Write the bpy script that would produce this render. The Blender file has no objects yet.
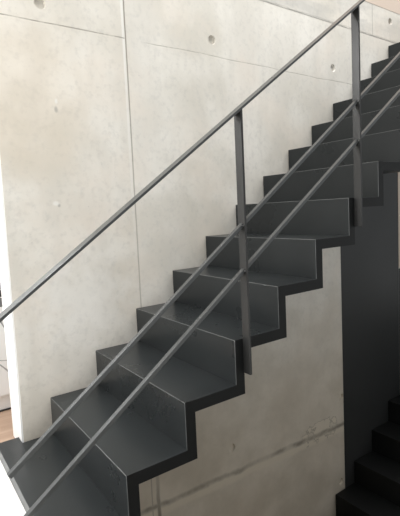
import bpy, bmesh, math, random
from mathutils import Vector, Matrix
random.seed(4)
S = bpy.context.scene
COL = S.collection

# ---------------------------------------------------------------- constants
GO, RISE, W = 0.24762, 0.18, 0.8256          # going, rise, stair width (wall face at y = W)
PLATE_X, PLATE_Z = 0.045, 0.047            # thickness of the folded plate

# ---------------------------------------------------------------- node helpers
class NT:
    def __init__(s, name):
        s.m = bpy.data.materials.new(name); s.m.use_nodes = True
        s.t = s.m.node_tree; s.n = s.t.nodes; s.l = s.t.links
        s.bsdf = s.n['Principled BSDF']
        s.co = s.n.new('ShaderNodeTexCoord').outputs['Object']
        sp = s.n.new('ShaderNodeSeparateXYZ'); s.l.new(s.co, sp.inputs[0])
        s.x, s.y, s.z = sp.outputs
    def put(s, sock, v):
        if hasattr(v, 'is_linked') or isinstance(v, bpy.types.NodeSocket): s.l.new(v, sock)
        else: sock.default_value = v
    def math(s, op, a, b=0.0, c=None, clamp=False):
        n = s.n.new('ShaderNodeMath'); n.operation = op; n.use_clamp = clamp
        s.put(n.inputs[0], a); s.put(n.inputs[1], b)
        if c is not None: s.put(n.inputs[2], c)
        return n.outputs[0]
    def noise(s, scale, detail=4, stretch=None, rough=.55):
        n = s.n.new('ShaderNodeTexNoise'); n.inputs['Scale'].default_value = scale
        n.inputs['Detail'].default_value = detail; n.inputs['Roughness'].default_value = rough
        co = s.co
        if stretch:
            mp = s.n.new('ShaderNodeMapping'); mp.inputs['Scale'].default_value = stretch
            s.l.new(co, mp.inputs[0]); co = mp.outputs[0]
        s.l.new(co, n.inputs['Vector']); return n.outputs['Fac']
    def ramp(s, v, a, b, lo=0.0, hi=1.0, smooth=False):
        n = s.n.new('ShaderNodeMapRange'); n.clamp = True
        if smooth: n.interpolation_type = 'SMOOTHSTEP'
        s.put(n.inputs['Value'], v); s.put(n.inputs['From Min'], a); s.put(n.inputs['From Max'], b)
        s.put(n.inputs['To Min'], lo); s.put(n.inputs['To Max'], hi); return n.outputs['Result']
    def mix(s, f, a, b):
        n = s.n.new('ShaderNodeMix'); n.data_type = 'RGBA'; n.clamp_factor = True
        s.put(n.inputs[0], f)
        s.put(n.inputs[6], a if not isinstance(a, tuple) else (*a, 1)); s.put(n.inputs[7], b if not isinstance(b, tuple) else (*b, 1))
        return n.outputs[2]
    def line(s, coord, c, w, wob, amp, soft=2.2):
        d = s.math('SUBTRACT', coord, c)
        d = s.math('ABSOLUTE', s.math('ADD', d, s.math('MULTIPLY', s.math('SUBTRACT', wob, .5), amp)))
        return s.ramp(d, w, w*soft, 1, 0)
    def blob(s, cx, cz, rx, rz, wob=None, amp=0.0):
        a = s.math('DIVIDE', s.math('SUBTRACT', s.x, cx), rx); b = s.math('DIVIDE', s.math('SUBTRACT', s.z, cz), rz)
        d = s.math('SQRT', s.math('ADD', s.math('MULTIPLY', a, a), s.math('MULTIPLY', b, b)))
        if wob is not None: d = s.math('ADD', d, s.math('MULTIPLY', s.math('SUBTRACT', wob, .5), amp))
        return s.ramp(d, .3, 1, 1, 0, True)
    def bump(s, h, strength, dist):
        b = s.n.new('ShaderNodeBump'); b.inputs['Strength'].default_value = strength; b.inputs['Distance'].default_value = dist
        s.l.new(h, b.inputs['Height']); s.l.new(b.outputs[0], s.bsdf.inputs['Normal'])
    def done(s, col, rough, metal=0.0, spec=.5):
        s.put(s.bsdf.inputs['Base Color'], col if not isinstance(col, tuple) else (*col, 1))
        s.put(s.bsdf.inputs['Roughness'], rough); s.bsdf.inputs['Metallic'].default_value = metal
        s.bsdf.inputs['Specular IOR Level'].default_value = spec
        return s.m

def concrete_mat(name, upper=False):
    t = NT(name)
    big, mid, fine = t.noise(1.1, 3), t.noise(4.5, 6), t.noise(38, 5)
    streak = t.noise(3.0, 4, (2.2, 1, .35))
    wob, wob2 = t.noise(2.3, 4), t.noise(11, 5)
    c = t.mix(t.ramp(big, .35, .65), (.585, .548, .475), (.755, .725, .665))
    c = t.mix(t.ramp(mid, .45, .66, 0, .45), c, (.84, .81, .75))
    c = t.mix(t.ramp(streak, .48, .66, 0, .5), c, (.61, .575, .515))
    c = t.mix(t.ramp(fine, .50, .72, 0, .28), c, (.40, .385, .36))
    pores = t.noise(75, 2)
    c = t.mix(t.ramp(pores, .70, .78, 0, .45), c, (.30, .29, .27))
    pk = t.noise(2.7, 5)
    c = t.mix(t.ramp(pk, .50, .68, 0, .40), c, (.74, .655, .56))
    if not upper:
        # warm tint at the left end, cloudier patch low at the left
        c = t.mix(t.math('MULTIPLY', t.blob(.17, 1.64, .55, .55, mid, .5), .35), c, (.72, .62, .49))
        c = t.mix(t.math('MULTIPLY', t.blob(.45, .62, .30, .28, wob2, 1.6), .35), c, (.88, .86, .82))
        # greyer right hand panel
        c = t.mix(t.ramp(t.x, .775, .781, 0, .12), c, (.74, .745, .72))
        dark = (.19, .17, .14)
        brk = t.ramp(wob2, .36, .52)
        v1 = t.line(t.x, .778, .0022, wob, .006)
        h1 = t.line(t.z, 1.969, .0018, wob, .030)
        gap = t.math('MAXIMUM', t.ramp(t.x, .775, .770, 0, .85), t.math('MULTIPLY', t.ramp(t.x, .86, .96), .5))
        h1 = t.math('MULTIPLY', h1, gap)
        h1 = t.math('MULTIPLY', h1, t.ramp(brk, 0, 1, .35, .95))
        lite = t.line(t.x, .765, .0045, wob, .006)
        c = t.mix(t.math('MULTIPLY', lite, t.ramp(t.z, 0.6, 1.9, .0, .55)), c, (.80, .79, .76))
        # warmer, browner tone towards the lower wall beneath the flight
        low = t.ramp(t.z, .7, -.5, 0, 1, True)
        c = t.mix(t.math('MULTIPLY', low, .70), c, t.mix(t.ramp(mid, .35, .65), (.50, .43, .335), (.62, .545, .44)))
        v2 = t.math('MULTIPLY', t.line(t.x, .818, .007, wob2, .014), t.ramp(t.z, -.70, -.30, .8, .0))
        zz = t.math('ADD', t.z, t.math('MULTIPLY', t.math('SUBTRACT', t.x, 1.45), .037))
        h2 = t.math('MULTIPLY', t.line(zz, -.660, .006, t.noise(6, 6), .050, 4), t.ramp(t.noise(7, 3), .38, .62, .25, .9))
        ledge = t.math('MULTIPLY', t.line(zz, -.695, .014, t.noise(6, 6), .050, 2.5), .75)
        chip = t.blob(2.27, -.655, .24, .085, t.noise(16, 6), 2.6)
        c = t.mix(t.math('MULTIPLY', t.ramp(chip, .05, .3), .7), c, (.70, .63, .52))
        c = t.mix(ledge, c, (.68, .61, .50))
        chipe = t.math('MULTIPLY', t.ramp(t.math('ABSOLUTE', t.math('SUBTRACT', chip, .35)), .0, .22, 1, 0), t.ramp(chip, .02, .1))
        lines = t.math('MAXIMUM', t.math('MAXIMUM', t.math('MULTIPLY', v1, t.ramp(t.z, .9, 2.0, .45, .8)), t.math('MULTIPLY', h1, .8)),
                       t.math('MAXIMUM', v2, t.math('MAXIMUM', t.math('MULTIPLY', h2, .85), t.math('MULTIPLY', chipe, .6))))
        # small mortar blemishes
        bl = t.math('MAXIMUM', t.blob(.381, 1.570, .012, .020, wob2, .8), t.blob(.362, 1.112, .010, .012, wob2, .8))
        c = t.mix(t.math('MULTIPLY', bl, .7), c, (.36, .34, .31))
        bw = t.math('MAXIMUM', t.blob(.384, 1.610, .009, .016, wob2, .6), t.blob(.347, 1.122, .022, .016, wob2, .6))
        c = t.mix(t.math('MULTIPLY', bw, .7), c, (.80, .78, .74))
        c = t.mix(lines, c, dark)
        hgt = t.math('SUBTRACT', t.math('MULTIPLY', mid, .5), lines)
    else:
        v3 = t.math('MULTIPLY', t.line(t.x, 3.00, .004, wob, .01), .35)
        sm = t.ramp(t.noise(3, 5, (.6, 1, 2.5)), .42, .62, 0, .45)
        c = t.mix(sm, c, (.38, .375, .36))
        edge = t.math('MULTIPLY', t.line(t.z, 2.386, .004, wob2, .03, 2.5), t.ramp(wob2, .35, .6, .1, .55))
        lines = t.math('MAXIMUM', v3, edge)
        c = t.mix(lines, c, (.24, .23, .21))
        hgt = t.math('SUBTRACT', t.math('MULTIPLY', mid, .5), lines)
    t.bump(t.math('ADD', hgt, t.math('MULTIPLY', fine, .25)), .35, .004)
    return t.done(c, t.ramp(mid, .3, .7, .55, .8), 0, .35)

def paint_mat(name, a, b, rough, metal=0.0, spec=.5, scale=6, bump=0.0):
    t = NT(name)
    n = t.noise(scale, 4)
    c = t.mix(t.ramp(n, .35, .65), a, b)
    if bump: t.bump(t.noise(350, 2), bump, .001)
    return t.done(c, t.ramp(n, .3, .7, rough-.05, rough+.05), metal, spec)

def wood_mat(name):
    t = NT(name)
    n = t.noise(9, 5, (.25, 2.5, 1))
    c = t.mix(t.ramp(n, .3, .7), (.30, .20, .14), (.42, .30, .22))
    return t.done(c, .5)

M = {
 'steel_shade': paint_mat('shaded_powder_coat', (.0075, .008, .008), (.010, .0105, .0105), .5, 0, .22, 3, .1),  # stair steel darkened, the lower flight's shadow put into the colour
 'concrete': concrete_mat('fair_faced_concrete'),
 'slab': concrete_mat('slab_edge_concrete', True),
 'steel': paint_mat('dark_grey_powder_coat', (.0168, .0193, .0202), (.0208, .0235, .0244), .30, 0, .30, 3, .12),
 'edge_shade': paint_mat('shaded_plate_edge', (.0075, .008, .008), (.010, .0105, .0105), .55, 0, .2, 5, .1),  # shade on the plate's side faces painted as a darker colour
 'edge_highlight': paint_mat('painted_arris_highlight', (.075, .08, .08), (.13, .135, .135), .35, .2, .6, 14),  # window highlights along the bevels painted as a lighter colour
 'rail': paint_mat('grey_railing_paint', (.018, .018, .0175), (.024, .024, .0232), .36, .0, .45, 4, .1),
 'bar': paint_mat('bar_paint_sheen', (.050, .053, .053), (.060, .063, .063), .34, .1, .6, 4, .1),  # railing paint lightened, the bars' reflected light put into the colour
 'handrail': paint_mat('grey_handrail_paint', (.040, .042, .042), (.050, .052, .052), .32, .1, .6, 4, .1),
 'screw': paint_mat('dull_screw', (.12, .12, .12), (.18, .18, .18), .45, .5, .5, 20),
 'panel': paint_mat('charcoal_panel', (.0285, .030, .0305), (.033, .0345, .035), .55, 0, .4, 2, .06),
 'white': paint_mat('white_paint', (.86, .86, .85), (.90, .90, .89), .6, 0, .4, 2),
 'canvas': paint_mat('canvas_white', (.84, .84, .83), (.88, .88, .87), .7, 0, .3, 5),
 'ink_grey': paint_mat('grey_ink', (.14, .14, .14), (.26, .26, .26), .7, 0, .3, 12),
 'ink_pale': paint_mat('pale_grey_ink', (.32, .32, .32), (.48, .48, .48), .7, 0, .3, 12),
 'ink_black': paint_mat('black_ink', (.02, .02, .02), (.05, .05, .05), .7, 0, .3, 12),
 'white_floor': paint_mat('pale_polished_floor', (.86, .86, .84), (.92, .92, .90), .35, 0, .5, 2),
 'wood': wood_mat('brown_wood_floor'),
 'beige': paint_mat('beige_plaster', (.60, .50, .42), (.64, .54, .46), .8, 0, .2, 3),
 'well': paint_mat('stairwell_bounce_plaster', (.46, .42, .36), (.52, .48, .42), .8, 0, .2, 3),  # lightened and warmed to bounce light inside the unseen well
}

# ---------------------------------------------------------------- mesh helpers
def link(name, bm, mats, parent=None):
    bmesh.ops.recalc_face_normals(bm, faces=bm.faces)
    me = bpy.data.meshes.new(name); bm.to_mesh(me); bm.free()
    for m in (mats if isinstance(mats, (list, tuple)) else [mats]): me.materials.append(m)
    o = bpy.data.objects.new(name, me); COL.objects.link(o)
    if parent: o.parent = parent
    return o
def box_bm(x0, x1, y0, y1, z0, z1, bm=None, mi=0):
    bm = bm or bmesh.new()
    vs = [bm.verts.new((x, y, z)) for x in (x0, x1) for y in (y0, y1) for z in (z0, z1)]
    for f in ((0,1,3,2),(4,6,7,5),(0,4,5,1),(2,3,7,6),(0,2,6,4),(1,5,7,3)):
        bm.faces.new([vs[i] for i in f]).material_index = mi
    return bm
def prism_xy(pts, z0, z1):
    bm = bmesh.new()
    a = [bm.verts.new((x, y, z0)) for x, y in pts]; b = [bm.verts.new((x, y, z1)) for x, y in pts]
    bm.faces.new(a[::-1]); bm.faces.new(b)
    n = len(pts)
    for i in range(n): bm.faces.new((a[i], a[(i+1) % n], b[(i+1) % n], b[i]))
    return bm
def thing(name, label, cat, loc=(0,0,0), group=None):
    o = bpy.data.objects.new(name, None); COL.objects.link(o); o.location = loc; o.empty_display_size = .1
    o['label'] = label; o['category'] = cat
    if group: o['group'] = group
    return o
def struct(name, bm, m):
    o = link(name, bm, m); o['kind'] = 'structure'; return o
def bevel_edges(bm, test, w, mi, seg=2):
    bm.normal_update(); bm.edges.ensure_lookup_table()
    es = [e for e in bm.edges if test((e.verts[0].co + e.verts[1].co)/2, (e.verts[1].co - e.verts[0].co))]
    bmesh.ops.bevel(bm, geom=es, offset=w, segments=seg, profile=.5, affect='EDGES', material=mi)

# ---------------------------------------------------------------- stairs
def riser_bm(x0, z0, zm, z1, y0, y1):
    """front plate of a step: rises from under the lower tread to the nosing"""
    bm = box_bm(x0, x0+PLATE_X, y0, y1, zm, z1)
    if zm > z0 + 1e-4: box_bm(x0, x0+PLATE_X, y0, y1, z0, zm, bm)
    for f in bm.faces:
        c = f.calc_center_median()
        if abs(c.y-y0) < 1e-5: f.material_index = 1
    def t(c, d):
        nos = abs(c.x-x0) < 1e-5 and abs(c.z-z1) < 1e-5
        side = abs(c.x-x0) < 1e-5 and abs(c.y-y0) < 1e-5 and c.z > zm + 1e-4
        return nos or side
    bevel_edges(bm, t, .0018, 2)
    return bm
def tread_bm(x0, x1, z1, y0, y1, notch=None):
    if notch:
        pts = [(x0, y0), (x1, y0), (x1, y1), (notch[0], y1), (notch[0], notch[1]), (x0, notch[1])]
        bm = prism_xy(pts, z1-PLATE_Z, z1)
    else:
        bm = box_bm(x0, x1, y0, y1, z1-PLATE_Z, z1)
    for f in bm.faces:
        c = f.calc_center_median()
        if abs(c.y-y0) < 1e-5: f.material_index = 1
    bevel_edges(bm, lambda c, d: abs(c.y-y0) < 1e-5 and abs(c.z-z1) < 1e-5, .0012, 0)
    return bm
ST = [M['steel'], M['edge_shade'], M['edge_highlight']]
def flight(label, loc, k0, k1, go, rise, ST):
    root = thing('staircase', label, 'stairs', loc, 'flights of dark folded steel stairs')
    y0, y1 = 0.0, W-.006
    for k in range(k0, k1+1):
        x, z = k*go, k*rise
        first = (k == k0)
        r = riser_bm(x, z-PLATE_Z if first else z-rise-PLATE_Z, z-PLATE_Z if first else z-rise, z, y0, .89 if first and k == 0 else y1)
        link('riser', r, ST, root)
        # the tread starts behind its own riser plate and stops in front of the next one
        notch = (.102, .89) if (first and k == 0) else None
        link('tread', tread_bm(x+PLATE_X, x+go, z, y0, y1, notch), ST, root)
    return root
up = flight('upper flight of dark grey folded steel stairs, climbing past the railing along pale concrete',
            (0, 0, 0), 0, 15, GO, RISE, ST)
lo = flight('lower flight of shade-darkened stairs at the bottom right, in shadow below the dark panel',
            (2.41, 0, -1.242), -6, 6, .2505, .1835, [M['steel_shade'], M['edge_shade'], M['steel_shade']])

# ---------------------------------------------------------------- railing
rl = thing('stair_railing', 'grey steel railing with flat handrail, posts and two sloping bars on the upper flight',
           'railing', (.80, -.02, .40))
RB = Vector(rl.location)
def sheared_bar(x0, x1, za, slope, yc, wy, tz, bev):
    """bar running up the slope; za = centre height at x = 0; rectangular section square to its run"""
    ang = math.atan(slope); bm = bmesh.new()
    L = (x1-x0)/math.cos(ang)
    box_bm(-L/2, L/2, -wy/2, wy/2, -tz/2, tz/2, bm)
    bmesh.ops.bevel(bm, geom=bm.edges[:], offset=bev, segments=2, profile=.5, affect='EDGES')
    mid = Vector(((x0+x1)/2, yc, za + slope*(x0+x1)/2))
    bmesh.ops.transform(bm, verts=bm.verts, matrix=Matrix.Translation(mid-RB) @ Matrix.Rotation(-ang, 4, 'Y'))
    return bm
SL = .716
YC = -.0185
HR = .862          # handrail centre height above x = 0
B1, B2 = (.421, .725), (.253, .716)
link('handrail', sheared_bar(-.16, 2.62, HR, SL, YC-.0015, .040, .009, .0010), M['handrail'], rl)
for b in (B1, B2):
    link('bar', sheared_bar(-.118, 2.50, b[0], b[1], YC-.001, .018, .014, .0012), M['bar'], rl)
for k in (3, 6, 9):
    px = k*GO + .0455
    zt = HR + SL*px - .0045/math.cos(math.atan(SL))
    zb = k*RISE - .139
    bm = bmesh.new()
    t2 = .005
    vs = []
    for y in (-.040, -.0005):
        vs.append([bm.verts.new((px-t2, y, zb)), bm.verts.new((px+t2, y, zb)),
                   bm.verts.new((px+t2, y, zt+SL*t2)), bm.verts.new((px-t2, y, zt-SL*t2))])
    bm.faces.new(vs[0]); bm.faces.new(vs[1][::-1])
    for i in range(4): bm.faces.new((vs[0][i], vs[1][i], vs[1][(i+1) % 4], vs[0][(i+1) % 4]))
    bmesh.ops.bevel(bm, geom=bm.edges[:], offset=.001, segments=1, affect='EDGES')
    bmesh.ops.translate(bm, verts=bm.verts, vec=-RB)
    po = link('post', bm, M['rail'], rl)
    for b in (B1, B2):
        s = bmesh.new()
        zc = b[0] + b[1]*px
        bmesh.ops.create_cone(s, cap_ends=True, segments=12, radius1=.0035, radius2=.0028, depth=.005,
                              matrix=Matrix.Translation(Vector((px-.007, YC-.014, zc-.004))-RB) @ Matrix.Rotation(-math.pi/2, 4, 'Y'))
        link('screw', s, M['screw'], po)

# ---------------------------------------------------------------- the setting
WT = .19   # wall thickness
def bool_holes(o, holes, yface, r=.031, depth=.028):
    cut = bmesh.new()
    for x, z in holes:
        bmesh.ops.create_cone(cut, cap_ends=True, segments=28, radius1=r*.72, radius2=r*1.06, depth=depth*2,
            matrix=Matrix.Translation((x, yface, z)) @ Matrix.Rotation(math.pi/2, 4, 'X'))
    me = bpy.data.meshes.new('cut'); cut.to_mesh(me); cut.free()
    co = bpy.data.objects.new('cut', me); COL.objects.link(co)
    md = o.modifiers.new('b', 'BOOLEAN'); md.object = co; md.operation = 'DIFFERENCE'; md.solver = 'EXACT'
    dg = bpy.context.evaluated_depsgraph_get(); dg.update()
    new = bpy.data.meshes.new_from_object(o.evaluated_get(dg))
    o.modifiers.clear(); old = o.data; o.data = new
    bpy.data.objects.remove(co); bpy.data.meshes.remove(me); bpy.data.meshes.remove(old)
wall = struct('wall_back', box_bm(.111, 5.6, W, W+WT, -3.3, 2.383), M['concrete'])
bool_holes(wall, [(.341, 2.053), (1.356, 2.064), (2.493, 2.062), (1.379, -.487), (2.511, -.472), (2.490, -1.168)], W, .031, .014)
slab = struct('trim_2', box_bm(.111, 5.6, W-.0015, W+WT, 2.383, 2.63), M['slab'])
bool_holes(slab, [(3.257, 2.545)], W-.0015, .030)
struct('wall_upper', box_bm(.111, 5.6, W-.003, W+WT, 2.63, 5.2), M['beige'])
struct('wall_right', box_bm(3.354, 5.6, W-.004, W-.0005, .47, 1.95), M['beige'])
struct('trim_1', box_bm(.103, .111, W+.003, W+WT, -.045, 5.2), M['white'])
struct('wall_far', box_bm(-4.0, 2.5, 1.375, 1.47, -.3, 5.2), M['white'])
struct('floor', box_bm(-4.0, -.0005, -4.2, .89, -.35, -.047), M['white_floor'])
bm = prism_xy([(-4, .89), (.103, .89), (.103, W+WT), (2.5, W+WT), (2.5, 1.375), (-4, 1.375)], -.35, -.048)
struct('floor_back', bm, M['wood'])
struct('shadow_gap_far', box_bm(-4.0, 2.5, 1.365, 1.375, -.048, -.041), M['ink_black'])  # thin black strip painted in for the shadow gap at the wall base
struct('floor_front', box_bm(.0005, 5.6, -4.2, -1.25, -.35, -.047), M['white_floor'])
struct('floor_landing', box_bm(4.168, 5.6, -1.2495, W-.002, -.30, -.02), M['white_floor'])
struct('floor_upper', box_bm(3.97, 5.6, -1.25, W-.006, 2.42, 2.69), M['slab'])
struct('wall_well', box_bm(0, 5.6, -1.35, -1.25, -3.3, -.35), M['well'])  # unseen well shell, added to keep the lower wall darker
struct('wall_left', box_bm(-.12, -.0005, -1.35, W, -3.3, -.35), M['well'])
struct('floor_lower', box_bm(-.12, 5.6, -1.35, W+WT, -3.4, -3.3), M['well'])

# dark panel under the upper flight
pn = thing('wall_panel', 'tall dark charcoal panel on the concrete wall, from the upper flight down to the lower stairs', 'panel', (2.93, W, -3.3))
def P(name, x0, x1, z0, z1, y0, m, par):
    o = link(name, box_bm(x0-2.93, x1-2.93, y0-W, -.001, z0+3.3, z1+3.3), m, par); return o
P('panel_sheet', 2.540, 3.352, -3.299, 1.55, W-.001-.0005, M['panel'], pn)
# low dark cladding further along
pl = thing('low_cladding', 'low dark cladding at the right edge beside the tall charcoal panel', 'panel', (4.5, W, -3.3))
link('cladding_sheet', box_bm(-1.145, -.62, -.0025, -.001, .001, 3.3+.46), M['panel'], pl)

# picture in the room beyond
pic = thing('picture', 'white picture with grey and black brush marks in the room past the wall end', 'picture', (-.15, 1.370, .05))
def strip(pts, w0, w1, y, m, name, par):
    bm = bmesh.new(); n = len(pts); up_, dn_ = [], []
    for i, (x, z) in enumerate(pts):
        a = Vector(pts[max(i-1, 0)]); b = Vector(pts[min(i+1, n-1)]); d = (b-a).normalized(); q = Vector((-d.y, d.x))
        w = w0+(w1-w0)*i/(n-1)
        up_.append(bm.verts.new((x+q.x*w, y, z+q.y*w))); dn_.append(bm.verts.new((x-q.x*w, y, z-q.y*w)))
    for i in range(n-1): bm.faces.new((up_[i], up_[i+1], dn_[i+1], dn_[i]))
    return link(name, bm, m, par)
link('canvas', box_bm(-.55, .385, -.022, -.001, 0, 1.25), M['canvas'], pic)
yy = -.0235
strip([(-.40, .71), (-.1, .69), (.15, .69), (.333, .680)], .06, .068, yy, M['ink_grey'], 'brush_mark', pic)
strip([(-.42, .62), (-.1, .60), (.15, .60), (.337, .590)], .022, .020, yy-.0004, M['ink_black'], 'brush_mark', pic)
strip([(-.40, .55), (-.1, .55), (.15, .54), (.330, .540)], .035, .026, yy, M['ink_grey'], 'brush_mark', pic)
strip([(.10, .49), (.25, .46), (.30, .43), (.325, .375)], .005, .003, yy-.0003, M['ink_pale'], 'brush_mark', pic)
strip([(.10, .235), (.22, .222), (.29, .205), (.345, .195)], .003, .002, yy-.0003, M['ink_pale'], 'brush_mark', pic)
strip([(.20, .225), (.28, .18), (.315, .14), (.342, .095)], .003, .005, yy-.0003, M['ink_pale'], 'brush_mark', pic)

# ---------------------------------------------------------------- camera (solved from the step corners)
C = Vector((-.34171, -1.29050, 1.05227)); yaw, pit, rol, F = .60137, -.08387, -.04854, 437.70
fw = Vector((math.sin(yaw)*math.cos(pit), math.cos(yaw)*math.cos(pit), math.sin(pit)))
r = Vector((math.cos(yaw), -math.sin(yaw), 0)); u = r.cross(fw)
r2 = math.cos(rol)*r + math.sin(rol)*u; u2 = -math.sin(rol)*r + math.cos(rol)*u
cam = bpy.data.cameras.new('camera'); co = bpy.data.objects.new('camera', cam); COL.objects.link(co)
mt = Matrix((r2, u2, -fw)).transposed().to_4x4(); mt.translation = C; co.matrix_world = mt
cam.sensor_fit = 'VERTICAL'; cam.sensor_height = 24.0; cam.lens = F*24.0/516; cam.clip_start = .02; cam.shift_x = .02302; cam.shift_y = -.01865
S.camera = co

# ---------------------------------------------------------------- light
w = bpy.data.worlds.new('world'); S.world = w; w.use_nodes = True
bg = w.node_tree.nodes['Background']; bg.inputs[0].default_value = (.95, .98, 1, 1); bg.inputs[1].default_value = .60
def area(name, loc, tgt, sx, sy, e, col=(1, 1, 1)):
    l = bpy.data.lights.new(name, 'AREA'); l.shape = 'RECTANGLE'; l.size = sx; l.size_y = sy; l.energy = e; l.color = col
    o = bpy.data.objects.new(name, l); COL.objects.link(o); o.location = loc
    o.rotation_euler = (Vector(tgt)-Vector(loc)).to_track_quat('-Z', 'Y').to_euler(); return o
area('skylight', (2.3, -.35, 5.1), (2.3, .35, 0), 6.0, 1.3, 245, (1, .985, .96))
area('window_light', (-3.6, -.6, 2.3), (1.2, .55, .9), 2.0, 2.4, 95, (1, .97, .93))
area('room_fill', (-.75, 1.08, 2.5), (.0, 1.37, .35), .8, .35, 55, (1, 1, 1))  # added fill lamp with no visible source, brightens the back room
S.view_settings.view_transform = 'Standard'; S.view_settings.look = 'None'
S.view_settings.exposure = 0.0
